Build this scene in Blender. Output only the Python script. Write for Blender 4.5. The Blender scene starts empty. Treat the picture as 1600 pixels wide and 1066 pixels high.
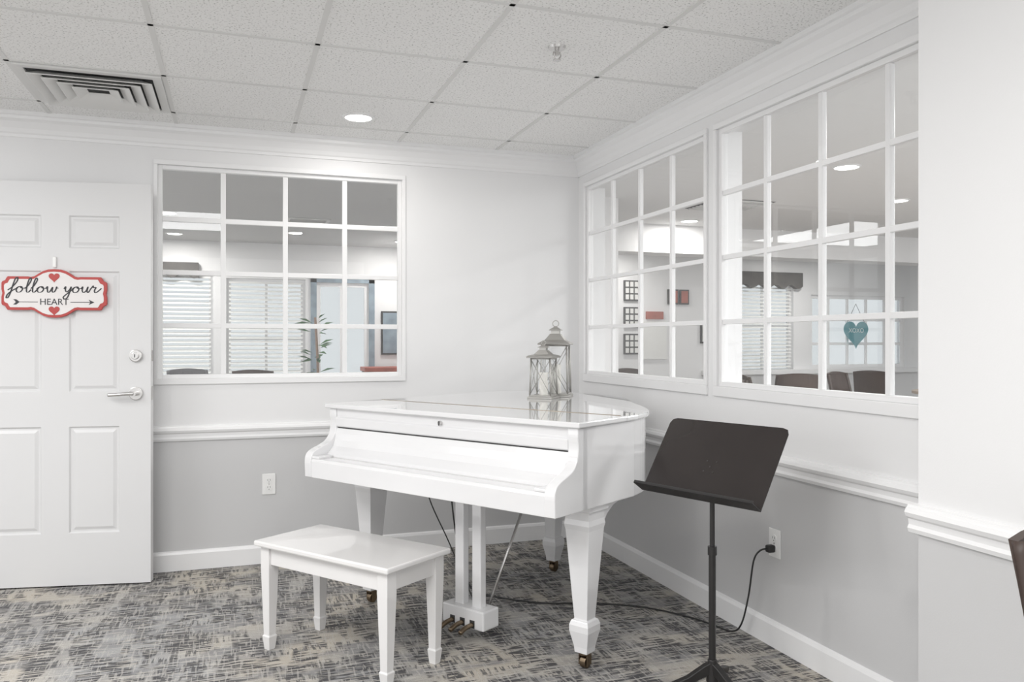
import bpy, bmesh, math, random
from mathutils import Vector, Matrix
random.seed(7)
S=bpy.context.scene
COL=S.collection
S.view_settings.view_transform='Standard'
S.view_settings.look='None'
S.view_settings.gamma=1.1

# ---------------------------------------------------------------- materials
def newmat(name):
    m=bpy.data.materials.new(name); m.use_nodes=True
    nt=m.node_tree; b=nt.nodes['Principled BSDF']
    return m,nt,b
def mat(name,col,rough=.5,metal=0,coat=0,emit=None,es=1,bump=0,bscale=200,var=0,vscale=3):
    m,nt,b=newmat(name)
    b.inputs['Base Color'].default_value=(*col,1)
    b.inputs['Roughness'].default_value=rough
    b.inputs['Metallic'].default_value=metal
    if coat:
        b.inputs['Coat Weight'].default_value=coat; b.inputs['Coat Roughness'].default_value=.02
    if emit:
        b.inputs['Emission Color'].default_value=(*emit,1); b.inputs['Emission Strength'].default_value=es
    tc=nt.nodes.new('ShaderNodeTexCoord')
    n=nt.nodes.new('ShaderNodeTexNoise'); n.inputs['Scale'].default_value=bscale
    nt.links.new(tc.outputs['Object'],n.inputs['Vector'])
    if bump:
        bp=nt.nodes.new('ShaderNodeBump'); bp.inputs['Strength'].default_value=bump; bp.inputs['Distance'].default_value=.002
        nt.links.new(n.outputs['Fac'],bp.inputs['Height']); nt.links.new(bp.outputs['Normal'],b.inputs['Normal'])
    if var:
        n2=nt.nodes.new('ShaderNodeTexNoise'); n2.inputs['Scale'].default_value=vscale
        nt.links.new(tc.outputs['Object'],n2.inputs['Vector'])
        mx=nt.nodes.new('ShaderNodeMixRGB'); mx.inputs[1].default_value=(*[c*(1-var) for c in col],1)
        mx.inputs[2].default_value=(*[min(1,c*(1+var)) for c in col],1)
        nt.links.new(n2.outputs['Fac'],mx.inputs[0]); nt.links.new(mx.outputs[0],b.inputs['Base Color'])
    return m
M={}
M['wall']=mat('wall_paint_white',(.81,.81,.815),.55,bump=.1,var=.01)
M['wall_lo']=mat('wall_paint_grey',(.585,.585,.59),.5,bump=.1,var=.01)
M['trim']=mat('trim_gloss_white',(.85,.85,.855),.3)
M['door']=mat('door_paint',(.68,.68,.685),.4,bump=.05)
M['white']=mat('piano_lacquer_white',(.78,.78,.79),.06,coat=1)
M['bench']=mat('bench_lacquer_white',(.77,.76,.755),.12,coat=.6)
M['black']=mat('stand_black_metal',(.016,.015,.015),.32,bump=.05)
M['desk']=mat('stand_desk_brown_black',(.026,.021,.020),.24,metal=.3,var=.2,vscale=6)
M['rubber']=mat('black_rubber',(.015,.015,.015),.5)
M['brass']=mat('aged_brass',(.20,.15,.10),.35,metal=1)
M['hinge']=mat('hinge_brass',(.40,.34,.27),.35,metal=1)
M['chrome']=mat('satin_nickel',(.60,.59,.58),.25,metal=1)
M['silver']=mat('lantern_metal',(.44,.43,.41),.42,metal=.75)
M['dark']=mat('painted_gap_shade',(.03,.03,.03),.7)  # flat dark colour for the shade inside gaps, slots and ducts
M['red']=mat('sign_red',(.43,.04,.035),.45)
M['signwhite']=mat('sign_white',(.76,.73,.72),.5)
M['ink']=mat('sign_ink',(.03,.03,.035),.6)
M['plate']=mat('outlet_plastic',(.86,.86,.85),.3)
M['emit']=mat('lamp_lens',(1,1,1),.5,emit=(1,.97,.92),es=9)
M['ventm']=mat('vent_metal',(.72,.72,.71),.5)
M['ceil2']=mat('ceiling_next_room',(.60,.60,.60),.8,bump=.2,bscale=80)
M['ceil3']=mat('ceiling_dining',(.80,.80,.80),.8,bump=.2,bscale=80)
M['carpet2']=mat('carpet_plain',(.27,.26,.25),.95,var=.3,vscale=8)
M['wood']=mat('chair_wood_dark',(.040,.023,.017),.5,var=.3,vscale=10)
M['uphol']=mat('chair_upholstery',(.09,.09,.095),.8,var=.2,vscale=20)
M['tablecloth']=mat('table_top',(.45,.36,.29),.4)
M['blind']=mat('blind_slat',(.82,.82,.80),.5)
M['valance']=mat('valance_fabric',(.08,.075,.07),.9,var=.4,vscale=12)
M['teal']=mat('heart_teal',(.08,.30,.35),.6,var=.15,vscale=6)
M['paleletter']=mat('pale_letter',(.75,.85,.85),.6)
M['leaf']=mat('plant_leaf',(.05,.15,.05),.5,var=.3,vscale=8)
M['pot']=mat('plant_pot',(.25,.16,.11),.5)
M['paper']=mat('paper_white',(.8,.8,.78),.7)
M['bluegrey']=mat('art_bluegrey',(.22,.28,.33),.6,var=.5,vscale=9)
M['redart']=mat('art_red',(.38,.11,.08),.6,var=.4,vscale=9)
M['wax']=mat('candle_wax',(.85,.83,.78),.5)
M['dk']=mat('frame_black',(.03,.03,.03),.5)

def carpet():
    m,nt,b=newmat('carpet_woven_pattern'); L=nt.links.new
    b.inputs['Roughness'].default_value=.95
    tc=nt.nodes.new('ShaderNodeTexCoord')
    def noise(sx,sy,off,det=2):
        mp=nt.nodes.new('ShaderNodeMapping'); mp.inputs['Scale'].default_value=(sx,sy,1); mp.inputs['Location'].default_value=(off,off*1.7,0)
        n=nt.nodes.new('ShaderNodeTexNoise'); n.inputs['Scale'].default_value=1; n.inputs['Detail'].default_value=det; n.inputs['Roughness'].default_value=.6
        L(tc.outputs['Object'],mp.inputs['Vector']); L(mp.outputs[0],n.inputs['Vector']); return n.outputs['Fac']
    def ramp(src,a,c):
        r=nt.nodes.new('ShaderNodeValToRGB'); r.color_ramp.elements[0].position=a; r.color_ramp.elements[1].position=c
        L(src,r.inputs[0]); return r.outputs[0]
    def math_(op,a,c):
        n=nt.nodes.new('ShaderNodeMath'); n.operation=op
        for i,v in enumerate((a,c)):
            if isinstance(v,(int,float)): n.inputs[i].default_value=v
            else: L(v,n.inputs[i])
        return n.outputs[0]
    def mix(f,c1,c2):
        n=nt.nodes.new('ShaderNodeMixRGB')
        if isinstance(f,(int,float)): n.inputs[0].default_value=f
        else: L(f,n.inputs[0])
        for i,c in ((1,c1),(2,c2)):
            if isinstance(c,tuple): n.inputs[i].default_value=(*c,1)
            else: L(c,n.inputs[i])
        return n.outputs[0]
    hA=ramp(noise(8,72,3,1),.47,.51)     # dashes along X
    vA=ramp(noise(72,8,11,1),.50,.54)    # dashes along Y
    hmask=ramp(noise(12,3,5,1),.44,.50)
    vmask=ramp(noise(3,12,15,1),.50,.56)
    big=ramp(noise(1.5,1.5,41,2),.38,.60)
    patch2=ramp(noise(2.6,6,23,2),.46,.56)
    base=mix(big,(.34,.34,.34),(.48,.435,.37))
    base=mix(math_('MULTIPLY',patch2,.85),base,(.215,.215,.22))
    c=mix(math_('MULTIPLY',math_('MULTIPLY',hA,hmask),.95),base,(.048,.047,.051))
    c=mix(math_('MULTIPLY',math_('MULTIPLY',vA,vmask),.85),c,(.07,.069,.073))
    lh=ramp(noise(9,95,60,1),.57,.61); lv=ramp(noise(95,9,90,1),.57,.61)
    c=mix(math_('MULTIPLY',lh,.6),c,(.55,.52,.465))
    c=mix(math_('MULTIPLY',lv,.5),c,(.49,.47,.44))
    fuz=noise(260,260,1,1)
    c2=nt.nodes.new('ShaderNodeMixRGB'); c2.blend_type='MULTIPLY'; c2.inputs[0].default_value=.35
    L(c,c2.inputs[1]); L(ramp(fuz,.2,.6),c2.inputs[2])
    L(c2.outputs[0],b.inputs['Base Color'])
    bp=nt.nodes.new('ShaderNodeBump'); bp.inputs['Strength'].default_value=.5; bp.inputs['Distance'].default_value=.004
    L(fuz,bp.inputs['Height']); L(bp.outputs[0],b.inputs['Normal'])
    return m
M['carpet']=carpet()
def ceiltile():
    m,nt,b=newmat('acoustic_ceiling_tile'); L=nt.links.new
    b.inputs['Roughness'].default_value=.9
    tc=nt.nodes.new('ShaderNodeTexCoord')
    n=nt.nodes.new('ShaderNodeTexNoise'); n.inputs['Scale'].default_value=120; n.inputs['Detail'].default_value=2
    L(tc.outputs['Object'],n.inputs['Vector'])
    r=nt.nodes.new('ShaderNodeValToRGB'); r.color_ramp.elements[0].position=.33; r.color_ramp.elements[1].position=.43
    r.color_ramp.elements[0].color=(.50,.50,.49,1); r.color_ramp.elements[1].color=(.89,.89,.885,1)
    L(n.outputs['Fac'],r.inputs[0]); L(r.outputs[0],b.inputs['Base Color'])
    bp=nt.nodes.new('ShaderNodeBump'); bp.inputs['Strength'].default_value=.35; bp.inputs['Distance'].default_value=.003
    L(n.outputs['Fac'],bp.inputs['Height']); L(bp.outputs[0],b.inputs['Normal'])
    return m
M['tile']=ceiltile()
def glass(name,tint,base=.035):
    m=bpy.data.materials.new(name); m.use_nodes=True; nt=m.node_tree; nt.nodes.clear()
    o=nt.nodes.new('ShaderNodeOutputMaterial'); t=nt.nodes.new('ShaderNodeBsdfTransparent'); g=nt.nodes.new('ShaderNodeBsdfGlossy')
    t.inputs[0].default_value=(*tint,1); g.inputs['Roughness'].default_value=.0
    f=nt.nodes.new('ShaderNodeLayerWeight'); f.inputs[0].default_value=.5
    p=nt.nodes.new('ShaderNodeMath'); p.operation='POWER'; p.inputs[1].default_value=4
    q=nt.nodes.new('ShaderNodeMath'); q.operation='MULTIPLY_ADD'; q.inputs[1].default_value=.8; q.inputs[2].default_value=base
    mx=nt.nodes.new('ShaderNodeMixShader')
    nt.links.new(f.outputs['Facing'],p.inputs[0]); nt.links.new(p.outputs[0],q.inputs[0])
    nt.links.new(q.outputs[0],mx.inputs[0]); nt.links.new(t.outputs[0],mx.inputs[1]); nt.links.new(g.outputs[0],mx.inputs[2]); nt.links.new(mx.outputs[0],o.inputs[0])
    return m
M['glass']=glass('window_glass',(.98,.985,.985))
M['glass_ext']=glass('exterior_glass_dimmed',(.66,.68,.69))  # tint added only to dim the overbright outside behind the panes

# ---------------------------------------------------------------- helpers
def empty(name,loc=(0,0,0),rz=0):
    e=bpy.data.objects.new(name,None); e.location=loc; e.rotation_euler=(0,0,rz); e.empty_display_size=.1
    COL.objects.link(e); return e
def fin(name,bm,m,parent=None,bevel=0,smooth=False,seg=2):
    bmesh.ops.recalc_face_normals(bm,faces=bm.faces)
    me=bpy.data.meshes.new(name); bm.to_mesh(me); bm.free()
    if isinstance(m,str): m=M[m]
    me.materials.append(m)
    if smooth:
        for p in me.polygons: p.use_smooth=True
    o=bpy.data.objects.new(name,me); COL.objects.link(o)
    if parent: o.parent=parent
    if bevel:
        b=o.modifiers.new('b','BEVEL'); b.width=bevel; b.segments=seg; b.limit_method='ANGLE'; b.angle_limit=math.radians(35)
    return o
def addbox(bm,x0,x1,y0,y1,z0,z1):
    vs=[bm.verts.new((x,y,z)) for z in (z0,z1) for y in (y0,y1) for x in (x0,x1)]
    for f in ((0,1,3,2),(4,6,7,5),(0,4,5,1),(2,3,7,6),(0,2,6,4),(1,5,7,3)): bm.faces.new([vs[i] for i in f])
    return vs
def box(name,x0,x1,y0,y1,z0,z1,m,parent=None,bevel=0):
    bm=bmesh.new(); addbox(bm,x0,x1,y0,y1,z0,z1); return fin(name,bm,m,parent,bevel)
def boxes(name,lst,m,parent=None,bevel=0):
    bm=bmesh.new()
    for b in lst: addbox(bm,*b)
    return fin(name,bm,m,parent,bevel)
def prism(name,pts,axis,a0,a1,m,parent=None,bevel=0,smooth=False):
    """extrude 2D outline along axis: 'x':(pts=y,z) 'y':(pts=x,z) 'z':(pts=x,y)"""
    bm=bmesh.new()
    def P(p,a):
        return {'x':(a,p[0],p[1]),'y':(p[0],a,p[1]),'z':(p[0],p[1],a)}[axis]
    A=[bm.verts.new(P(p,a0)) for p in pts]; B=[bm.verts.new(P(p,a1)) for p in pts]
    n=len(pts)
    bm.faces.new(A); bm.faces.new(B)
    for i in range(n): bm.faces.new((A[i],A[(i+1)%n],B[(i+1)%n],B[i]))
    return fin(name,bm,m,parent,bevel,smooth)
def loft(name,secs,m,parent=None,n=4,rot=math.pi/4,off=(0,0),bevel=0,smooth=False):
    """secs: (z, halfwidth) ; n=4 -> square"""
    bm=bmesh.new(); rings=[]
    for s in secs:
        z,r=s[0],s[1]; ox,oy=(s[2],s[3]) if len(s)>3 else (0,0)
        rr=r/math.cos(math.pi/n) if n==4 else r
        rings.append([bm.verts.new((off[0]+ox+rr*math.cos(rot+2*math.pi*i/n),off[1]+oy+rr*math.sin(rot+2*math.pi*i/n),z)) for i in range(n)])
    for a,b in zip(rings,rings[1:]):
        for i in range(n): bm.faces.new((a[i],a[(i+1)%n],b[(i+1)%n],b[i]))
    bm.faces.new(rings[0]); bm.faces.new(rings[-1])
    return fin(name,bm,m,parent,bevel,smooth)
def cr(pts,k=6,closed=False):
    out=[]; n=len(pts); V=[Vector(p) for p in pts]
    rng=range(n if closed else n-1)
    for i in rng:
        p0=V[(i-1)%n] if closed or i>0 else V[0]; p1=V[i]; p2=V[(i+1)%n]; p3=V[(i+2)%n] if closed or i+2<n else V[-1]
        for j in range(k):
            t=j/k
            out.append(.5*((2*p1)+(p2-p0)*t+(2*p0-5*p1+4*p2-p3)*t*t+(3*p1-p0-3*p2+p3)*t**3))
    if not closed: out.append(V[-1])
    return out
def tube(name,pts,r,m,parent=None,k=6,smooth_path=True,n=8):
    P=cr([tuple(p) for p in pts],k) if smooth_path else [Vector(p) for p in pts]
    bm=bmesh.new(); rings=[]
    prev=None
    for i,p in enumerate(P):
        d=(P[min(i+1,len(P)-1)]-P[max(i-1,0)]).normalized()
        if prev is None:
            u=d.orthogonal().normalized()
        else:
            u=(prev-d*prev.dot(d)).normalized()
        prev=u; v=d.cross(u)
        rings.append([bm.verts.new(p+r*(math.cos(2*math.pi*j/n)*u+math.sin(2*math.pi*j/n)*v)) for j in range(n)])
    for a,b in zip(rings,rings[1:]):
        for j in range(n): bm.faces.new((a[j],a[(j+1)%n],b[(j+1)%n],b[j]))
    bm.faces.new(rings[0]); bm.faces.new(rings[-1])
    return fin(name,bm,m,parent,smooth=True)
def cyl(name,c,r,h,axis,m,parent=None,n=24,r2=None,bevel=0):
    bm=bmesh.new()
    bmesh.ops.create_cone(bm,cap_ends=True,segments=n,radius1=r,radius2=r if r2 is None else r2,depth=h)
    R={'z':Matrix(),'x':Matrix.Rotation(math.pi/2,4,'Y'),'y':Matrix.Rotation(math.pi/2,4,'X')}[axis]
    bmesh.ops.transform(bm,matrix=Matrix.Translation(c)@R,verts=bm.verts)
    return fin(name,bm,m,parent,bevel)
def text(name,s,size,m,parent,loc,rot=(math.pi/2,0,0),ext=.0008,sx=1):
    cu=bpy.data.curves.new(name,'FONT'); cu.body=s; cu.size=size; cu.align_x='CENTER'; cu.align_y='CENTER'; cu.extrude=ext
    o=bpy.data.objects.new(name+'_tmp',cu); COL.objects.link(o)
    me=bpy.data.meshes.new_from_object(o); bpy.data.objects.remove(o)
    me.materials.clear(); me.materials.append(M[m])
    o=bpy.data.objects.new(name,me); COL.objects.link(o); o.parent=parent; o.location=loc; o.rotation_euler=rot; o.scale=(sx,1,1); return o

# ---------------------------------------------------------------- room constants
YB=4.71; XR=2.077; C=2.40; T=.13
XN=1.82; YN=1.77
SPL=.74  # paint split behind chair rail

# floor / ceiling
box('floor',-4.2,XR+T,-2.5,YB+T,-.08,0,'carpet')
box('ceiling',-4.2,XR+T,-2.5,YB+T,C,C+.08,'tile')
# ceiling grid
bars=[]
for k in range(-6,5):
    x=-.288+.598*k
    if x<XR-.05 and x>-4.2: bars.append((x-.010,x+.010,-2.5,YB-.05,C-.003,C+.002))
for k in range(-9,4):
    y=3.222+.598*k
    if y<YB-.05 and y>-2.5: bars.append((-4.2,XR-.05,y-.010,y+.010,C-.003,C+.002))
boxes('ceiling_grid_trim',bars,'ventm')

# ---- wall with opening builder
def wallgen(name,mk,e0,e1,openings,mu,ml,zt,split):
    par=empty(name)
    ev=sorted(set([e0,e1]+[o[0] for o in openings]+[o[1] for o in openings]))
    up=[];lo=[]
    for a,b in zip(ev,ev[1:]):
        segs=[(0,zt)]
        for o in openings:
            if o[0]<=a and b<=o[1]:
                ns=[]
                for s in segs:
                    if s[0]<o[2]: ns.append((s[0],min(s[1],o[2])))
                    if s[1]>o[3]: ns.append((max(s[0],o[3]),s[1]))
                segs=ns
        for s in segs:
            if s[0]<split: lo.append(mk(a,b,s[0],min(s[1],split)))
            if s[1]>split: up.append(mk(a,b,max(s[0],split),s[1]))
    boxes('upper',up,mu,par)
    if lo: boxes('lower',lo,ml,par)
    return par
def wall_y(name,y0,y1,x0,x1,openings,mu='wall',ml='wall_lo',zt=C,split=SPL):
    return wallgen(name,lambda a,b,z0,z1:(a,b,y0,y1,z0,z1),x0,x1,openings,mu,ml,zt,split)
def wall_x(name,x0,x1,y0,y1,openings,mu='wall',ml='wall_lo',zt=C,split=SPL):
    return wallgen(name,lambda a,b,z0,z1:(x0,x1,a,b,z0,z1),y0,y1,openings,mu,ml,zt,split)
ZW0,ZW1=1.035,2.20
BW=(-.385,.94)
wall_y('wall_back',YB,YB+T,-4.2,XR+T,[(BW[0],BW[1],ZW0,ZW1-.01),(-2.24,-1.32,0,2.06)])
RW1=(3.255,4.60); RW2=(1.83,3.155)
wall_x('wall_right',XR,XR+T,YN,YB,[(RW1[0],RW1[1],ZW0,ZW1),(RW2[0],RW2[1],ZW0,ZW1)])
wall_x('wall_right_near',XN,XN+.45,-2.5,YN,[])
# gridded windows
def window(name,axis,c,p0,p1,z0,z1,cols,rows,fw=.028,bw=.024,depth=.034,gl=True,gm='glass'):
    par=empty(name); L=[]
    def B(a,b,za,zb,d0,d1):
        return (a,b,d0,d1,za,zb) if axis=='x' else (d0,d1,a,b,za,zb)
    d0,d1=c-depth/2,c+depth/2
    L.append(B(p0,p0+fw,z0,z1,d0,d1)); L.append(B(p1-fw,p1,z0,z1,d0,d1))
    L.append(B(p0+fw,p1-fw,z0,z0+fw,d0,d1)); L.append(B(p0+fw,p1-fw,z1-fw,z1,d0,d1))
    boxes('frame',L,'trim',par,.002)
    L=[]
    for i in range(1,cols):
        x=p0+(p1-p0)*i/cols; L.append(B(x-bw/2,x+bw/2,z0+fw,z1-fw,d0+.006,d1-.006))
    for j in range(1,rows):
        z=z0+(z1-z0)*j/rows; L.append(B(p0+fw,p1-fw,z-bw/2,z+bw/2,d0+.007,d1-.007))
    boxes('muntins',L,'trim',par,.002)
    if gl:
        boxes('glass_pane',[B(p0+fw,p1-fw,z0+fw,z1-fw,c-.001,c+.001)],gm,par)
    return par
w1=window('window_1','x',YB+.03,BW[0],BW[1],ZW0,ZW1-.01,4,4,fw=.022,bw=.027)
boxes('sill_casing',[(BW[0]-.02,BW[1]+.02,YB-.012,YB,ZW0-.03,ZW0),(BW[0]-.02,BW[1]+.02,YB-.01,YB,ZW1-.01,ZW1+.015),
   (BW[0]-.02,BW[0],YB-.01,YB,ZW0,ZW1-.01),(BW[1],BW[1]+.02,YB-.01,YB,ZW0,ZW1-.01)],'trim',w1,.002)
w2=window('window_2','y',XR+.022,RW1[0],RW1[1],ZW0,ZW1,4,4,fw=.022,bw=.022)
w3=window('window_3','y',XR+.022,RW2[0],RW2[1],ZW0,ZW1,4,4,fw=.022,bw=.022)
boxes('casing',[(XR-.012,XR,RW1[0]-.022,RW1[1]+.022,ZW0-.045,ZW0),(XR-.012,XR,RW1[0]-.022,RW1[1]+.022,ZW1,ZW1+.025),
   (XR-.012,XR,RW1[1],RW1[1]+.022,ZW0,ZW1),(XR-.012,XR,RW1[0]-.022,RW1[0],ZW0,ZW1)],'trim',w2,.003)
boxes('casing',[(XR-.012,XR,YN,RW2[1]+.022,ZW0-.045,ZW0),(XR-.012,XR,YN,RW2[1]+.022,ZW1,ZW1+.025),
   (XR-.012,XR,RW2[1],RW2[1]+.022,ZW0,ZW1)],'trim',w3,.003)

# trims
def prof_x(name,prof,x0,x1,m='trim'):
    return prism(name,[(YB-d,z) for d,z in prof],'x',x0,x1,m)
def prof_y(name,prof,xw,y0,y1,m='trim'):
    return prism(name,[(xw-d,z) for d,z in prof],'y',y0,y1,m)
base=[(0,0),(.015,0),(.015,.088),(.010,.100),(0,.105)]
rail=[(0,.698),(.012,.70),(.016,.712),(.011,.722),(.013,.738),(.022,.745),(.027,.757),(.022,.768),(.016,.772),(.014,.779),(0,.782)]
crown=[(0,C-.120),(.008,C-.120),(.010,C-.105),(.016,C-.098),(.022,C-.078),(.040,C-.048),(.056,C-.036),(.058,C-.022),(.068,C-.018),(.068,C),(0,C)]
prof_x('baseboard_back',base,-1.2,XR); prof_y('baseboard_right',base,XR,YN,YB)
prof_x('trim_chair_rail_back',rail,-.9,XR); prof_y('trim_chair_rail_right',rail,XR,YN,YB)
prof_x('trim_crown_back',crown,-4.2,XR); prof_y('trim_crown_right',crown,XR,YN,YB)
prof_y('baseboard_near',base,XN,-2.5,YN+.015); prof_y('trim_chair_rail_near',rail,XN,-2.5,YN+.024)
boxes('trim_door_casing',[(-1.32,-1.297,YB-.016,YB,0,2.12),(-2.31,-2.24,YB-.016,YB,0,2.12),(-2.24,-1.32,YB-.016,YB,2.06,2.12)],'trim')

# ---------------------------------------------------------------- door
D=empty('door_1',(-1.295,4.661,.008),math.radians(-10.4))
def doorleaf():
    W,H=.91,2.032
    xs=[0,.15,.39,.52,.76,W]; zs=[0,.262,.80,.975,1.585,1.70,1.865,H]
    bm=bmesh.new(); g=[[bm.verts.new((x,0,z)) for x in xs] for z in zs]
    pan=[]
    for j in range(len(zs)-1):
        for i in range(len(xs)-1):
            f=bm.faces.new((g[j][i],g[j][i+1],g[j+1][i+1],g[j+1][i]))
            if i in(1,3) and j in (1,3,5): pan.append(f)
    bmesh.ops.recalc_face_normals(bm,faces=bm.faces)
    for f in bm.faces:
        if f.normal.y>0: f.normal_flip()
    edges=[e for e in bm.edges if e.is_boundary]
    r=bmesh.ops.extrude_edge_only(bm,edges=edges)
    nv=[v for v in r['geom'] if isinstance(v,bmesh.types.BMVert)]
    for v in nv: v.co.y+=.044
    ne=[e for e in r['geom'] if isinstance(e,bmesh.types.BMEdge) and e.is_boundary]
    bmesh.ops.edgeloop_fill(bm,edges=ne)
    bmesh.ops.inset_individual(bm,faces=pan,thickness=.010,depth=-.009)
    bmesh.ops.inset_individual(bm,faces=pan,thickness=.012,depth=0)
    bmesh.ops.inset_individual(bm,faces=pan,thickness=.022,depth=.007)
    me=bpy.data.meshes.new('leaf'); bm.to_mesh(me); bm.free(); me.materials.append(M['door'])
    o=bpy.data.objects.new('leaf',me); COL.objects.link(o); o.parent=D
doorleaf()
hx=.91-.07
cyl('lever_rose',(hx,-.006,.965),.034,.012,'y','chrome',D,bevel=.003)
cyl('lever_neck',(hx,-.03,.965),.012,.045,'y','chrome',D)
tube('lever_handle',[(hx,-.05,.965),(hx-.03,-.054,.966),(hx-.08,-.052,.962),(hx-.12,-.048,.96)],.009,'chrome',D)
cyl('deadbolt_rose',(hx,-.008,1.157),.032,.016,'y','chrome',D,bevel=.004)
cyl('deadbolt_cylinder',(hx,-.02,1.157),.018,.012,'y','chrome',D,bevel=.002)
box('deadbolt_keyway',hx-.002,hx+.002,-.0275,-.025,1.149,1.165,'dark',D)
boxes('latch_plates',[(.909,.9125,.010,.034,.93,1.0),(.909,.9125,.010,.034,1.13,1.185)],'chrome',D)
for i,z in enumerate((.25,1.0,1.8)): cyl('hinge_%d'%i,(-.004,.004,z),.007,.09,'z','chrome',D)
box('hook',.447,.463,-.012,0,1.60,1.655,'plate',D,.004)

# sign
SG=empty('hanging_sign',(0,0,0)); SG.parent=None
SG.matrix_world=D.matrix_basis@Matrix.Translation((.460,-.004,1.47))@Matrix.Diagonal((.95,1,.95,1))
def sign_outline(s,o=0):
    W=.258-o; H=.088-o
    q=[(0,.128-o),(.03,.126-o),(.055,.118-o),(.078,.104-o),(.098,.090-o),(.115,H-.002),(.13,H)]
    q+=[(W-.03,H)]+[(W-.024,H-.008),(W-.018,H-.02),(W-.004,H-.026),(W,H-.034),(W-.0,.02),(W-.004,0)]
    full=q+[(x,-z) for x,z in q[::-1][1:]]
    full+= [(-x,-z) for x,z in q[1:]]+[(-x,z) for x,z in q[::-1][1:-1]]
    return full
prism('sign_border',sign_outline(0,0),'y',-.018,-.002,'red',SG,.002)
prism('sign_face',sign_outline(0,.014),'y',-.0195,-.017,'signwhite',SG)
def ribbon(name,strokes,w,m,parent,off,sc,y):
    bm=bmesh.new()
    for st in strokes:
        P=cr([(p[0],p[1],0) for p in st],6)
        prevs=None
        for i,p in enumerate(P):
            d=(P[min(i+1,len(P)-1)]-P[max(i-1,0)])
            if d.length<1e-6: continue
            d.normalize()
            ww=w*(.55+.75*abs(d.y))
            nrm=Vector((-d.y,d.x,0))
            a=(p*sc); l=a+nrm*ww/2; r=a-nrm*ww/2
            cur=(bm.verts.new((off[0]+l.x,y,off[1]+l.y)),bm.verts.new((off[0]+r.x,y,off[1]+r.y)))
            if prevs: bm.faces.new((prevs[0],prevs[1],cur[1],cur[0]))
            prevs=cur
    return fin(name,bm,m,parent)
G={'f':([(-.1,.35),(.35,.9),(.72,1.8),(.68,2.35),(.48,2.2),(.36,1.3),(.28,.1),(.12,-.8),(-.08,-.85),(-.02,-.35),(.3,.15),(.7,.55)],.72),
'o':([(.0,.5),(.2,.8),(.55,.97),(.25,.85),(.10,.42),(.28,.04),(.6,.1),(.76,.5),(.6,.92),(.55,.75),(.8,.66),(1.0,.72)],.98),
'l':([(0,.6),(.3,1.1),(.52,1.9),(.42,2.3),(.27,2.0),(.2,1.0),(.28,.15),(.5,.05),(.72,.45)],.66),
'w':([(0,.6),(.15,.95),(.2,.5),(.32,.06),(.52,.15),(.72,.85),(.74,.35),(.87,.05),(1.07,.25),(1.18,.9),(1.15,.75),(1.4,.72)],1.4),
'y':([(0,.6),(.15,.95),(.2,.4),(.4,.12),(.65,.5),(.76,.95),(.72,.2),(.6,-.7),(.35,-1.0),(.12,-.75),(.4,-.25),(.92,.45)],.9),
'u':([(0,.6),(.15,.95),(.18,.35),(.38,.05),(.62,.35),(.74,.95),(.72,.3),(.87,.05),(1.05,.45)],1.02),
'r':([(0,.5),(.2,.95),(.27,1.12),(.33,.85),(.6,.88),(.52,.4),(.62,.05),(.85,.15),(1.25,.75)],1.0)}
strokes=[];x=0
for ch in 'follow your':
    if ch==' ': x+=.6; continue
    p,a=G[ch]; strokes.append([(x+q[0]+q[1]*.15,q[1]*.74) for q in p]); x+=a
sc=.455/(x+.3)
ribbon('lettering_follow_your',strokes,.0058,'ink',SG,(-.224,.004),sc,-.0205)
text('lettering_heart','HEART',.047,'ink',SG,(0,-.0202,-.046),sx=.98)
def heart(name,r,m,parent,loc,th=.002):
    pts=[]
    for i in range(40):
        t=2*math.pi*i/40
        pts.append((loc[0]+r*16*math.sin(t)**3/16,loc[2]+r*(13*math.cos(t)-5*math.cos(2*t)-2*math.cos(3*t)-math.cos(4*t))/16))
    return prism(name,pts,'y',loc[1]-th,loc[1],m,parent)
heart('heart_top',.027,'red',SG,(0,-.0194,.085)); heart('heart_bottom',.027,'red',SG,(0,-.0194,-.089))
y=-.0205
boxes('arrow_shafts',[(-.19,-.080,y,y+.001,-.0475,-.0445),(.080,.185,y,y+.001,-.0475,-.0445)],'ink',SG)
prism('arrow_head_right',[(.17,-.032),(.198,-.046),(.17,-.060),(.178,-.046)],'y',y,y+.001,'ink',SG)
prism('arrow_fletch_left',[(-.20,-.032),(-.185,-.032),(-.168,-.046),(-.185,-.060),(-.20,-.060),(-.185,-.046)],'y',y,y+.001,'ink',SG)

# ---------------------------------------------------------------- ceiling fixtures
def downlight(name,x,y,z=C,r=.07,power=14,lamp=True):
    e=empty(name,(x,y,z))
    bm=bmesh.new(); n=40; R=[]
    for rr,zz in ((r+.014,0),(r+.013,-.006),(r,-.008),(r-.004,-.003)):
        R.append([bm.verts.new((rr*math.cos(2*math.pi*i/n),rr*math.sin(2*math.pi*i/n),zz)) for i in range(n)])
    for a,b in zip(R,R[1:]):
        for i in range(n): bm.faces.new((a[i],a[(i+1)%n],b[(i+1)%n],b[i]))
    fin('trim_ring',bm,'trim',e,smooth=True)
    cyl('lens',(0,0,-.003),r-.003,.004,'z','emit',e)
    if lamp:
        l=bpy.data.lights.new('lamp','AREA'); l.shape='DISK'; l.size=r*2; l.energy=power; l.color=(1,.97,.93)
        o=bpy.data.objects.new('lamp',l); COL.objects.link(o); o.parent=e; o.location=(0,0,-.012)
    return e
downlight('recessed_light',.611,4.207,power=5)
for x,y in ((-1.2,.6),(.624,.6),(-1.2,2.45)): downlight('recessed_light',x,y,power=12)  # unseen extra downlights, added to light the room
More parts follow.
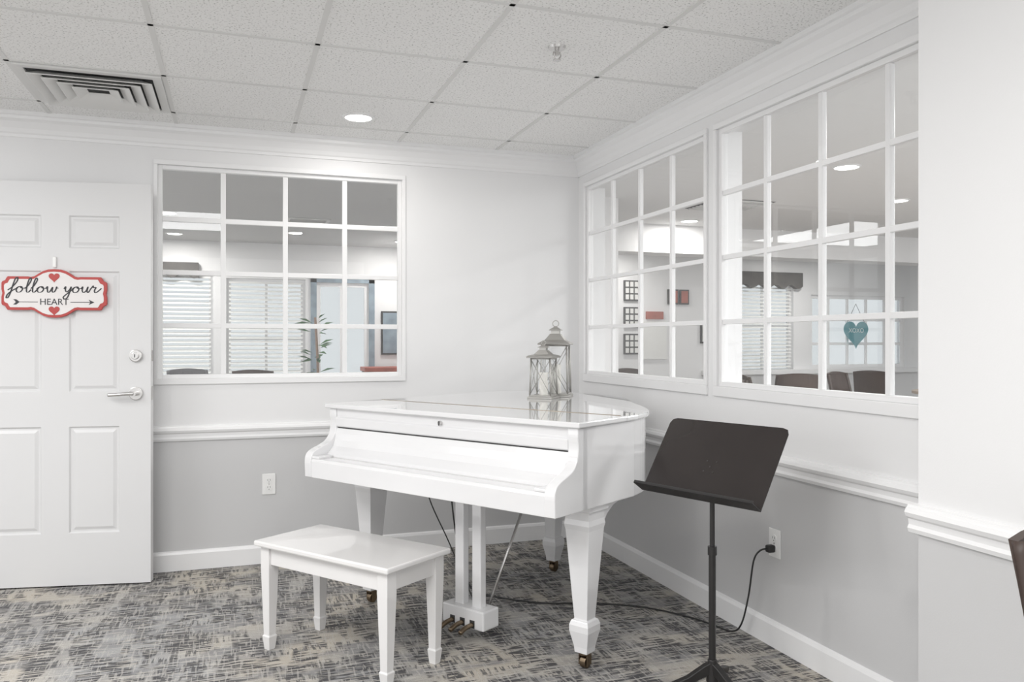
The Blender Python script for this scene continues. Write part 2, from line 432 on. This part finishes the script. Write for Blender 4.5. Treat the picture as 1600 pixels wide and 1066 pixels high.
# vent
V=empty('ceiling_air_vent',(-.587,4.119,C)); V.scale=(.98,.98,.98)
boxes('flange',[(-.293,.293,-.293,-.255,-.012,-.002),(-.293,.293,.255,.293,-.012,-.002),(-.293,-.255,-.255,.255,-.012,-.002),(.255,.293,-.255,.255,-.012,-.002)],'ventm',V,.002)
box('painted_duct_shade',-.258,.258,-.258,.258,-.003,-.001,'dark',V)  # flat dark sheet painted in for the shade inside the duct
bm=bmesh.new()
for r0 in (.252,.200,.148,.096):
    A=[]
    for rr,zz in ((r0,-.030),(r0-.004,-.033),(r0-.050,-.010),(r0-.046,-.006)):
        A.append([bm.verts.new((sx*rr,sy*rr,zz)) for sx,sy in ((-1,-1),(1,-1),(1,1),(-1,1))])
    for k in range(4):
        a=A[k];b=A[(k+1)%4]
        for i in range(4): bm.faces.new((a[i],a[(i+1)%4],b[(i+1)%4],b[i]))
fin('louvers',bm,'ventm',V)
# sprinkler
SP=empty('fire_sprinkler',(1.204,2.945,C))
cyl('escutcheon',(0,0,-.005),.032,.010,'z','chrome',SP,r2=.036)
cyl('stem',(0,0,-.02),.009,.03,'z','chrome',SP)
tube('frame_arms',[(-.012,0,-.022),(-.016,0,-.036),(-.006,0,-.05),(.006,0,-.05),(.016,0,-.036),(.012,0,-.022)],.003,'chrome',SP)
cyl('deflector',(0,0,-.054),.016,.003,'z','chrome',SP,n=12)

# ---------------------------------------------------------------- outlets
def outlet(name,loc,rz):
    e=empty(name,loc,rz)
    box('plate',-.036,.036,-.006,0,-.058,.058,'plate',e,.003)
    for i,z in enumerate((-.02,.02)):
        cyl('socket_%d'%i,(0,-.0065,z),.0165,.004,'y','plate',e)
        boxes('slots_%d'%i,[(-.0075,-.0055,-.0092,-.0084,z-.001,z+.008),(.0055,.0075,-.0092,-.0084,z-.001,z+.008),(-.002,.002,-.0092,-.0084,z-.010,z-.006)],'dark',e)
    cyl('screw',(0,-.0065,0),.003,.002,'y','chrome',e)
    return e
outlet('wall_outlet',(.187,YB,.44),0)
outlet('wall_outlet',(XR,2.742,.42),math.radians(-90))
PC=empty('power_cord')
box('plug',2.035,2.068,2.728,2.756,.385,.415,'rubber',PC,.006)
tube('cord',[(2.04,2.742,.40),(2.005,2.745,.395),(1.985,2.76,.35),(1.99,2.80,.2),(2.005,2.87,.06),(2.0,2.93,.008),(1.97,3.02,.006),(1.93,3.14,.006),(1.80,3.33,.006),(1.6,3.46,.006),(1.38,3.54,.006),(1.2,3.70,.006),(1.10,3.80,.03),(1.04,3.84,.25),(1.0,3.86,.625)],.0038,'rubber',PC)

# ---------------------------------------------------------------- PIANO
P=empty('baby_grand_piano',(1.181,2.635,0),math.radians(-58))
ZT=.95; ZBt=.627
curve=[(0,.38),(-.035,.53),(-.12,.67),(-.22,.79),(-.32,.90),(-.41,1.02),(-.50,1.14),(-.63,1.25),(-.82,1.32),(-1.05,1.34),(-1.26,1.30),(-1.39,1.19),(-1.427,1.02)]
out=[(0,0)]+[(p.x,p.y) for p in cr([(a,b,0) for a,b in curve],6)]+[(-1.427,0)]
def inset(poly,d):
    n=len(poly); res=[]
    for i in range(n):
        p0=Vector(poly[i-1]);p1=Vector(poly[i]);p2=Vector(poly[(i+1)%n])
        a=(p1-p0).normalized(); b=(p2-p1).normalized()
        n1=Vector((-a.y,a.x)); n2=Vector((-b.y,b.x)); m=(n1+n2)
        m=m/m.length_squared*2 if m.length>1e-6 else n1
        q=p1+m*d; res.append((q.x,q.y))
    return res
rim=inset(out,.016)
prism('rim_case',[(a,max(b,.012)) for a,b in rim],'z',ZBt,ZT-.021,'white',P,.004)
prism('lid_rear',[(-1.427,.302),(0,.302)]+[q for q in out if q[1]>.302],'z',ZT-.02,ZT,'white',P,.005)
prism('lid_front_flap',[(-1.427,-.03),(0,-.03),(0,.2985),(-1.427,.2985)],'z',ZT-.02,ZT,'white',P,.004)
tube('lid_hinge',[(-1.40,.3003,ZT-.0005),(-.03,.3003,ZT-.0005)],.0022,'hinge',P,smooth_path=False)
# cheeks (arms)
ck=[(.05,ZT-.021),(-.012,ZT-.021),(-.014,.895),(-.010,.865),(-.012,.835),(-.022,.805),(-.045,.780),(-.080,.764),(-.115,.752),(-.140,.738),(-.152,.718),(-.155,.69),(-.152,.63),(-.150,ZBt),(.05,ZBt)]
ckc=[ck[0],ck[1]]+[(p.x,p.y) for p in cr([(a,b,0) for a,b in ck[1:12]],4)[1:]]+ck[12:]
prism('arm_treble',ckc,'x',-.062,-.016,'white',P,.004)
prism('arm_bass',ckc,'x',-1.411,-1.365,'white',P,.004)
a0,a1=-1.366,-.061
prism('keyslip',[(-.150,ZBt),(-.152,.700),(-.146,.712),(-.075,.714),(-.07,ZBt)],'x',a0,a1,'white',P,.003)
box('gap_front',a0,a1,-.072,-.066,ZBt,.710,'brass',P)
fb=[(-.066,.64),(-.066,.716),(-.060,.728),(-.045,.742),(-.030,.758),(-.020,.785),(-.014,.815),(-.006,.838),(.02,.838),(.02,.64)]
prism('fallboard',fb,'x',a0,a1,'white',P,.002)
box('gap_upper_shade',a0,a1,0.0,.02,.837,.8435,'dark',P)  # dark strip stands in for the shade in this slit
prism('nameboard',[(-.004,.843),(-.012,.849),(-.014,.885),(-.004,.893),(-.006,ZT-.021),(.02,ZT-.021),(.02,.843)],'x',a0,a1,'white',P,.002)
cyl('lock_escutcheon',(-.70,-.0125,.904),.0085,.012,'y','chrome',P)
box('lock_keyhole',-.7028,-.6972,-.0195,-.0180,.893,.912,'dark',P)
boxes('key_blocks',[(a0,a0+.05,-.148,-.068,.712,.724),(a1-.05,a1,-.148,-.068,.712,.724)],'white',P,.003)
box('underside_keybed',a0,a1,-.06,.30,ZBt-.002,ZBt+.02,'white',P)
def pleg(i,a,b,br=True):
    loft('leg_%d'%i,[(ZBt,.066),(.604,.066),(.602,.056),(.570,.054),(.55,.057),(.53,.053),(.19,.029),(.185,.037),(.168,.043),(.145,.043),(.085,.030),(.062,.028)],'white',P,off=(a,b),bevel=.002)
    if br:
        pr=[(b+.04,ZBt),(b+.22,ZBt),(b+.215,.612),(b+.16,.598),(b+.115,.572),(b+.075,.53),(b+.04,.49)]
        prism('leg_%d_corbel'%i,pr,'x',a-.03,a+.03,'white',P,.003)
    cyl('caster_%d_plate'%i,(a,b,.058),.024,.010,'z','brass',P)
    boxes('caster_%d_fork'%i,[(a-.020,a-.016,b-.012,b+.016,.014,.055),(a+.016,a+.020,b-.012,b+.016,.014,.055)],'brass',P)
    cyl('caster_%d_wheel'%i,(a,b+.004,.0235),.0235,.026,'x','brass',P,bevel=.003)
pleg(1,-.100,.155); pleg(2,-1.318,.16); pleg(3,-.946,1.118,False)
la,lb=-.655,.125
boxes('lyre_posts',[(la-.072,la-.024,lb-.018,lb+.018,.13,ZBt),(la+.024,la+.072,lb-.018,lb+.018,.13,ZBt)],'white',P,.004)
box('lyre_top_block',la-.10,la+.10,lb-.04,lb+.04,.595,ZBt,'white',P,.004)
box('lyre_pedal_box',la-.115,la+.115,lb-.05,lb+.05,.055,.135,'white',P,.006)
for i,d in enumerate((-.055,0,.055)):
    tube('pedal_%d'%(i+1),[(la+d,lb-.04,.075),(la+d,lb-.09,.072),(la+d,lb-.125,.060)],.010,'brass',P)
    box('pedal_slot_%d'%(i+1),la+d-.013,la+d+.013,lb-.052,lb-.048,.06,.092,'dark',P)
tube('lyre_brace_rod',[(la+.05,lb+.045,.10),(la+.05,.50,ZBt)],.006,'chrome',P,smooth_path=False)
ct=tube('underside_cable',[(.86,3.72,.625),(.87,3.71,.5),(.95,3.65,.3),(1.02,3.5,.08),(1.05,3.42,.006),(1.0,3.36,.006)],.003,'rubber')
ct.parent=P; ct.matrix_parent_inverse=P.matrix_basis.inverted()

# ---------------------------------------------------------------- BENCH
Bn=empty('piano_bench',(.435,3.21,0),math.radians(-53.5))
bw,bd,bh=.365,.178,.44
box('seat_top',-bw,bw,-bd,bd,bh-.022,bh,'bench',Bn,.006)
boxes('apron',[(-bw+.03,bw-.03,-bd+.03,-bd+.048,bh-.095,bh-.022),(-bw+.03,bw-.03,bd-.048,bd-.03,bh-.095,bh-.022),
  (-bw+.03,-bw+.048,-bd+.04,bd-.04,bh-.095,bh-.022),(bw-.048,bw-.03,-bd+.04,bd-.04,bh-.095,bh-.022)],'bench',Bn,.002)
k=0
for sx in(-1,1):
    for sy in(-1,1):
        k+=1
        loft('leg_%d'%k,[(bh-.023,.025),(bh-.11,.025),(.06,.017),(.055,.021),(.0,.015)],'bench',Bn,off=(sx*(bw-.045),sy*(bd-.045)),bevel=.002)

# ---------------------------------------------------------------- MUSIC STAND
MS=empty('music_stand',(1.587,2.444,0),math.radians(-70))
tl=math.radians(34)
def dk(u,v,w=0):
    return (u, -.085+v*math.sin(tl)-w*math.cos(tl), .693+v*math.cos(tl)+w*math.sin(tl))
bm=bmesh.new()
def slab(bm,us,w0,w1):
    A=[bm.verts.new(dk(u,v,w0)) for u,v in us]; Bv=[bm.verts.new(dk(u,v,w1)) for u,v in us]; n=len(us)
    bm.faces.new(A); bm.faces.new(Bv)
    for i in range(n): bm.faces.new((A[i],A[(i+1)%n],Bv[(i+1)%n],Bv[i]))
hw=.252
slab(bm,[(-hw,0),(hw,0),(hw,.285),(hw-.008,.302),(hw-.028,.308),(-hw+.028,.308),(-hw+.008,.302),(-hw,.285)],-.003,0)
fin('desk_panel',bm,'desk',MS,.0015)
bm=bmesh.new(); slab(bm,[(-hw,0),(hw,0),(hw,.004),(-hw,.004)],-.003,.055); slab(bm,[(-hw,0),(hw,0),(hw,.012),(-hw,.012)],.052,.055)
fin('desk_ledge',bm,'black',MS,.001)
bm=bmesh.new(); slab(bm,[(-hw+.02,.300),(hw-.02,.300),(hw-.02,.306),(-hw+.02,.306)],-.014,-.002)
slab(bm,[(-.05,.08),(.05,.08),(.05,.18),(-.05,.18)],-.03,-.002)
fin('desk_rear_bracket',bm,'black',MS)
bm=bmesh.new()
for u,v in ((-.02,.11),(.02,.11),(-.02,.15),(.02,.15),(0,.13)):
    q=[(u+.003*math.cos(t*math.pi/4),v+.003*math.sin(t*math.pi/4)) for t in range(8)]; slab(bm,q,0,.0012)
fin('rivets',bm,'black',MS)
cyl('pole_upper',(0,0,.60),.009,.36,'z','black',MS)
cyl('pole_lower',(0,0,.285),.0125,.44,'z','black',MS)
cyl('pole_collar',(0,0,.505),.016,.03,'z','black',MS)
cyl('pivot',(0,0,.775),.018,.05,'x','black',MS)
cyl('base_hub',(0,0,.085),.022,.08,'z','black',MS,r2=.016,bevel=.003)
for i in range(3):
    a=math.radians(90+120*i+25)
    c,s=math.cos(a),math.sin(a)
    pr=[(0.0,.12),(.03,.105),(.09,.066),(.17,.034),(.235,.018),(.24,.0),(.225,.0),(.15,.014),(.08,.042),(.02,.07),(0,.075)]
    bm=bmesh.new(); n=len(pr)
    A=[bm.verts.new((c*r-s*w*.013,s*r+c*w*.013,z)) for w in(-1,1) for r,z in pr]
    bm.faces.new(A[:n]); bm.faces.new(A[n:])
    for j in range(n): bm.faces.new((A[j],A[(j+1)%n],A[n+(j+1)%n],A[n+j]))
    fin('base_leg_%d'%(i+1),bm,'black',MS,.003)

# ---------------------------------------------------------------- LANTERNS
def lantern(name,x,y,rz,w,hb,ht):
    e=empty(name,(x,y,ZT),rz)
    wb=w*1.0; wt=w*.86
    box('base_plate',-wb-.008,wb+.008,-wb-.008,wb+.008,0,.010,'silver',e,.002)
    box('base_step',-wb,wb,-wb,wb,.010,.018,'silver',e,.002)
    cs=[(-1,-1),(1,-1),(1,1),(-1,1)]
    for i,(a,b) in enumerate(cs):
        tube('post_%d'%i,[(a*wb*.95,b*wb*.95,.016),(a*wt,b*wt,hb)],.0045,'silver',e,smooth_path=False,n=6)
        c,d=cs[(i+1)%4]
        tube('brace_a_%d'%i,[(a*wb*.95,b*wb*.95,.02),(c*wt,d*wt,hb-.01)],.0018,'silver',e,smooth_path=False,n=5)
        tube('brace_b_%d'%i,[(c*wb*.95,d*wb*.95,.02),(a*wt,b*wt,hb-.01)],.0018,'silver',e,smooth_path=False,n=5)
        tube('rail_%d'%i,[(a*wt,b*wt,hb-.004),(c*wt,d*wt,hb-.004)],.004,'silver',e,smooth_path=False,n=6)
        bm=bmesh.new()
        vs=[bm.verts.new(v) for v in ((a*wb*.9,b*wb*.9,.02),(c*wb*.9,d*wb*.9,.02),(c*wt*.95,d*wt*.95,hb-.008),(a*wt*.95,b*wt*.95,hb-.008))]
        bm.faces.new(vs); fin('glass_%d'%i,bm,'glass',e)
    hr=ht-hb
    loft('roof',[(hb,wt+.018),(hb+.006,wt+.020),(hb+.012,wt+.012),(hb+hr*.20,wt*.80),(hb+hr*.38,wt*.52),(hb+hr*.46,wt*.42)],'silver',e)
    loft('cupola',[(hb+hr*.46,wt*.34),(hb+hr*.60,wt*.34)],'silver',e)
    loft('cupola_roof',[(hb+hr*.60,wt*.50),(hb+hr*.63,wt*.48),(hb+hr*.74,wt*.16),(hb+hr*.78,.004)],'silver',e)
    rr=hr*.13; cz=hb+hr*.76+rr
    tube('ring',[(rr*math.cos(t*math.pi/6),0,cz+rr*math.sin(t*math.pi/6)) for t in range(13)],.0025,'silver',e,smooth_path=False,n=6)
    bm=bmesh.new()
    n=24; R=[]
    for j in range(13):
        z=.018+hb*.55*j/12
        R.append([bm.verts.new(((w*.36+w*.04*math.cos(4*(2*math.pi*i/n+j*.25)))*math.cos(2*math.pi*i/n),(w*.36+w*.04*math.cos(4*(2*math.pi*i/n+j*.25)))*math.sin(2*math.pi*i/n),z)) for i in range(n)])
    for a,b in zip(R,R[1:]):
        for i in range(n): bm.faces.new((a[i],a[(i+1)%n],b[(i+1)%n],b[i]))
    bm.faces.new(R[-1]); fin('candle',bm,'wax',e,smooth=False)
    return e
lantern('lantern',1.60,3.93,math.radians(-30),.075,.27,.395)
lantern('lantern',1.485,3.81,math.radians(-40),.058,.205,.29)

# ---------------------------------------------------------------- generic chair (adjacent rooms)
def chair(name,x,y,rz,col='wood',sc=1,seat='uphol'):
    e=empty(name,(x,y,0),rz); e.scale=(sc,sc,sc)
    for i,(a,b) in enumerate(((-.2,-.2),(.2,-.2))): loft('front_leg_%d'%i,[(0,.014),(.43,.02)],col,e,off=(a,b))
    for i,a in enumerate((-.2,.2)):
        tube('rear_post_%d'%i,[(a,.24,0),(a,.20,.44),(a,.22,.70),(a*.96,.27,.93)],.017,col,e)
    box('seat',-.225,.225,-.225,.22,.42,.48,seat,e,.015)
    boxes('seat_frame',[(-.21,.21,-.21,-.19,.37,.42),(-.21,-.19,-.2,.2,.37,.42),(.19,.21,-.2,.2,.37,.42)],col,e)
    bm=bmesh.new(); R=[]
    for j in range(5):
        z=.60+.33*j/4; yy=.205+.065*(j/4)**1.3
        R.append([bm.verts.new((-.20+.4*i/8,yy+.03*(1-((i-4)/4)**2)+d,z+(.02*(1-((i-4)/4)**2) if j==4 else 0))) for d in(0,.022) for i in range(9)])
    for a,b in zip(R,R[1:]):
        for i in range(8):
            bm.faces.new((a[i],a[i+1],b[i+1],b[i])); bm.faces.new((a[9+i],a[10+i],b[10+i],b[9+i]))
        bm.faces.new((a[0],a[9],b[9],b[0])); bm.faces.new((a[8],a[17],b[17],b[8]))
    for r in(R[0],R[-1]):
        for i in range(8): bm.faces.new((r[i],r[i+1],r[10+i],r[9+i]))
    fin('backrest',bm,col,e)
    return e
def table(name,x,y,r=.5,h=.74):
    e=empty(name,(x,y,0))
    cyl('top',(0,0,h-.015),r,.03,'z','tablecloth',e,n=40,bevel=.005)
    cyl('column',(0,0,h/2),.04,h-.04,'z','wood',e)
    cyl('foot',(0,0,.015),r*.5,.03,'z','wood',e,bevel=.008)
    return e

# ---------------------------------------------------------------- LOBBY (behind back wall)
LY=10.0
box('floor_lobby',-4.2,XR+T,YB+T,LY+.2,-.08,0,'carpet2')
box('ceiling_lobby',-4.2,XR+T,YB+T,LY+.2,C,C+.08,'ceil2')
wall_y('wall_lobby_far',LY,LY+.15,-4.2,XR+T,[(-1.9,-.22,.55,2.02),(-.08,.82,.55,1.98),(.95,1.58,0,1.95)],ml='wall')
wall_x('wall_lobby_divider',XR,XR+T,YB+T,LY,[],ml='wall')
def winblind(name,x0,x1,y,z0,z1,cols,rows,tilt=34):
    p=window(name,'x',y+.08,x0,x1,z0,z1,cols,rows,fw=.05,bw=.03,gm='glass_ext')
    bm=bmesh.new(); z=z0+.03
    c=math.cos(math.radians(tilt))*.022; s=math.sin(math.radians(tilt))*.022
    while z<z1-.03:
        vs=[bm.verts.new(v) for v in ((x0+.03,y+.02-c,z-s),(x1-.03,y+.02-c,z-s),(x1-.03,y+.02+c,z+s),(x0+.03,y+.02+c,z+s))]
        bm.faces.new(vs); z+=.05
    fin('blind_slats',bm,'blind',p)
    return p
winblind('window_4',-1.9,-.22,LY,.55,2.02,3,2)
winblind('window_5',-.08,.82,LY,.55,1.98,2,2)
def valance(name,x0,x1,y,z,h=.16):
    n=int((x1-x0)/.05); pts=[(x0,z)]
    for i in range(n+1):
        pts.append((x0+(x1-x0)*i/n,z-h-.03*math.sin(i*1.3)))
    pts.append((x1,z)); return prism(name,pts,'y',y-.08,y-.005,'valance')
valance('window_valance',-1.95,-.38,LY,2.14,.15)
sd=window('door_2','x',LY+.05,.95,1.58,.0,1.95,2,1,fw=.05,bw=.06,gm='glass_ext')
boxes('trim_lobby_door',[(.88,.95,LY-.02,LY,0,2.02),(1.58,1.65,LY-.02,LY,0,2.02),(.88,1.65,LY-.02,LY,1.95,2.02)],'bluegrey')
PF=empty('framed_picture',(1.86,LY,1.34)); box('frame',-.13,.13,-.03,0,-.27,.27,'dk',PF,.004); box('art',-.11,.11,-.034,-.03,-.25,.25,'bluegrey',PF)
CT=empty('console_table',(1.75,LY-.35,0)); box('top',-.3,.3,-.2,.2,.88,.93,'redart',CT,.006); boxes('legs',[(-.28,-.23,-.18,-.13,0,.88),(.23,.28,-.18,-.13,0,.88),(-.28,-.23,.13,.18,0,.88),(.23,.28,.13,.18,0,.88)],'wood',CT); box('drawer',-.26,.26,-.17,.17,.72,.88,'redart',CT)
PL=empty('potted_plant',(.86,LY-.9,0))
loft('pot',[(0,.13),(.35,.18),(.38,.19)],'pot',PL,n=20)
bm=bmesh.new()
for i in range(60):
    a=random.uniform(0,6.28); z0=random.uniform(.5,1.5); r0=random.uniform(.02,.06); L_=random.uniform(.10,.19); w=.024
    d=Vector((math.cos(a),math.sin(a),random.uniform(-.2,.7))).normalized(); sd_=Vector((-math.sin(a),math.cos(a),.3))
    p=Vector((math.cos(a)*r0,math.sin(a)*r0,z0))
    v=[bm.verts.new(q) for q in (p,p+d*L_*.5+sd_*w,p+d*L_+Vector((0,0,-.03)),p+d*L_*.5-sd_*w)]
    bm.faces.new(v)
fin('leaves',bm,'leaf',PL)
tube('stem',[(0,0,.36),(.02,.01,.9),(-.01,.0,1.5)],.014,'pot',PL)
for x,y in ((-.57,7.9),(-.6,9.4),(1.85,9.3),(1.0,5.3)): downlight('recessed_light',x,y,power=12,r=.075)
V2=empty('ceiling_air_vent',(.675,8.02,C)); boxes('flange',[(-.2,.2,-.2,-.17,-.01,-.001),(-.2,.2,.17,.2,-.01,-.001),(-.2,-.17,-.17,.17,-.01,-.001),(.17,.2,-.17,.17,-.01,-.001)],'ventm',V2)
box('painted_duct_shade',-.17,.17,-.17,.17,-.003,-.001,'dark',V2); boxes('louvers',[(-.17,.17,-.15+.05*i,-.145+.05*i,-.012,-.003) for i in range(7)],'ventm',V2)  # dark sheet again stands in for duct shade
chair('armchair',-.75,8.5,2.6,seat='uphol',col='uphol'); chair('armchair',-.38,8.9,.3,col='uphol'); chair('armchair',.25,8.9,2.9,col='wood')

# ---------------------------------------------------------------- DINING ROOM (through right windows)
DX=10.8; DY=9.5
box('floor_dining',XR+T,DX,-1.0,DY+.2,-.08,0,'carpet2')
box('ceiling_dining',XR+T,DX,-1.0,DY+.2,C,C+.08,'ceil3')
wall_y('wall_dining_far',DY,DY+.15,XR+T,DX,[(6.55,7.5,.8,2.10),(7.8,9.5,.85,1.90),(3.3,4.2,0,2.05)],ml='wall')
wall_x('wall_dining_right',DX,DX+.15,1.0,DY,[(2.0,4.5,.8,2.1),(5.2,8.6,.8,2.1)],ml='wall')
box('wall_dining_return',XR+T,2.95,5.9,6.05,0,C,'wall')
box('trim_dining_beam',2.95,DX,7.1,7.4,2.12,C,'wall')
boxes('trim_dining_column',[(7.6,7.85,7.1,7.4,0,2.12),(2.95,3.2,7.1,7.4,0,2.12)],'wall')
winblind('window_6',6.55,7.5,DY,.8,2.10,2,2)
valance('window_valance',6.45,7.6,DY,2.2,.2)
window('window_7','x',DY+.05,7.8,9.5,.85,1.90,5,3,fw=.05,bw=.04,gm='glass_ext')
window('window_8','y',DX+.05,2.0,4.5,.8,2.1,6,4,fw=.05,bw=.04,gm='glass_ext')
window('window_9','y',DX+.05,5.2,8.6,.8,2.1,8,4,fw=.05,bw=.04,gm='glass_ext')
HB=empty('heart_banner',(8.55,DY-.05,1.36)); heart('heart',.22,'teal',HB,(0,0,0),.01); text('lettering','XOXO',.09,'paleletter',HB,(0,-.0115,.03)); tube('cord',[(-.15,-.003,.16),(0,0,.42),(.15,-.003,.16)],.004,'dk',HB,smooth_path=False)
def frame(name,x,z,w,h,art,y=DY,grid=False):
    e=empty(name,(x,y,z)); box('frame',-w/2,w/2,-.03,0,-h/2,h/2,'dk',e,.003)
    if grid:
        L=[]
        for i in range(3):
            for j in range(3): L.append((-w/2+.02+i*(w-.02)/3,-w/2+i*(w-.02)/3+(w-.02)/3,-.033,-.03,-h/2+.02+j*(h-.02)/3,-h/2+j*(h-.02)/3+(h-.02)/3))
        boxes('art',L,art,e)
    else: box('art',-w/2+.02,w/2-.02,-.034,-.03,-h/2+.02,h/2-.02,art,e)
    return e
for z in (1.90,1.55,1.20): frame('framed_picture',4.93,z,.22,.27,'paper',grid=True)
frame('framed_picture',5.55,1.83,.16,.2,'redart'); frame('framed_picture',5.72,1.83,.14,.2,'redart')
NB=empty('notice_board',(0,0,0)); box('board',5.1,5.45,DY-.03,DY,1.0,1.5,'paper',NB); box('header',5.15,5.4,DY-.03,DY,1.53,1.63,'redart',NB)
frame('framed_picture',6.15,1.35,.35,.28,'paper')
for n_,(x,y,r) in enumerate(((5.9,6.42,.4),(5.2,6.67,2.8),(4.74,6.3,1.2),(4.32,8.0,.3),(6.6,6.9,2.0),(4.0,5.4,.5),(7.6,6.5,.9),(6.3,5.6,2.6))): chair('dining_chair',x,y,r,sc=.98)
for x,y in ((5.3,6.0),(3.9,7.8),(6.9,6.1),(4.2,4.6)): table('dining_table',x,y)
for x,y,p in ((3.86,4.35,13),(5.18,5.25,13),(4.16,6.8,11),(4.6,8.9,12),(7.2,8.6,14),(3.6,2.3,13),(6.6,3.4,13)): downlight('recessed_light',x,y,power=p,r=.08)
V3=empty('ceiling_air_vent',(4.0,5.9,C)); boxes('louvers',[(-.25,.25,-.25+.06*i,-.23+.06*i,-.015,-.002) for i in range(9)],'ventm',V3); box('painted_duct_shade',-.27,.27,-.27,.27,-.003,-.001,'dark',V3)  # dark sheet behind the louvers stands in for duct shade
box('trim_dining_counter',6.0,10.5,DY-.12,DY,.78,.84,'trim')

# near-right chair whose back edge just enters the frame
chair('dining_chair',1.572,.865,0,sc=.93)

# ---------------------------------------------------------------- left side wall of the room with big opening
wall_x('wall_left',-4.35,-4.2,-2.5,YB+T,[(-2.2,4.2,.5,2.3)])

# ---------------------------------------------------------------- world + lights
W=bpy.data.worlds.new('World'); S.world=W; W.use_nodes=True
bg=W.node_tree.nodes['Background']; bg.inputs[0].default_value=(1,1,1,1); bg.inputs[1].default_value=1.55
def area(name,loc,rot,sx,sy,e,col=(1,1,1)):
    l=bpy.data.lights.new(name,'AREA'); l.shape='RECTANGLE'; l.size=sx; l.size_y=sy; l.energy=e; l.color=col
    o=bpy.data.objects.new(name,l); o.location=loc; o.rotation_euler=rot; COL.objects.link(o); return o
area('added_fill_light',(-.7,1.2,C-.02),(0,0,0),1.2,1.2,46)  # out-of-view fill lights added to brighten the piano room, no real fixture
area('added_fill_light',(-2.4,2.9,C-.02),(0,0,0),1.2,1.2,42)
area('added_fill_light',(6.5,2.6,C-.02),(0,0,0),2,2,190)  # fill lights added to brighten the dining room, no real fixture
area('added_fill_light',(4.0,2.0,C-.02),(0,0,0),1.2,1.2,60)
area('added_fill_light',(-2.2,7.0,C-.02),(0,0,0),1.6,1.6,65)  # fill light added to brighten the lobby, no real fixture

cam=bpy.data.cameras.new('camera'); co=bpy.data.objects.new('camera',cam); COL.objects.link(co)
co.location=(0,0,1.24); co.rotation_euler=(math.pi/2,0,math.radians(-19.05)); cam.sensor_width=36; cam.lens=1260/1600*36; cam.clip_start=.05
S.camera=co
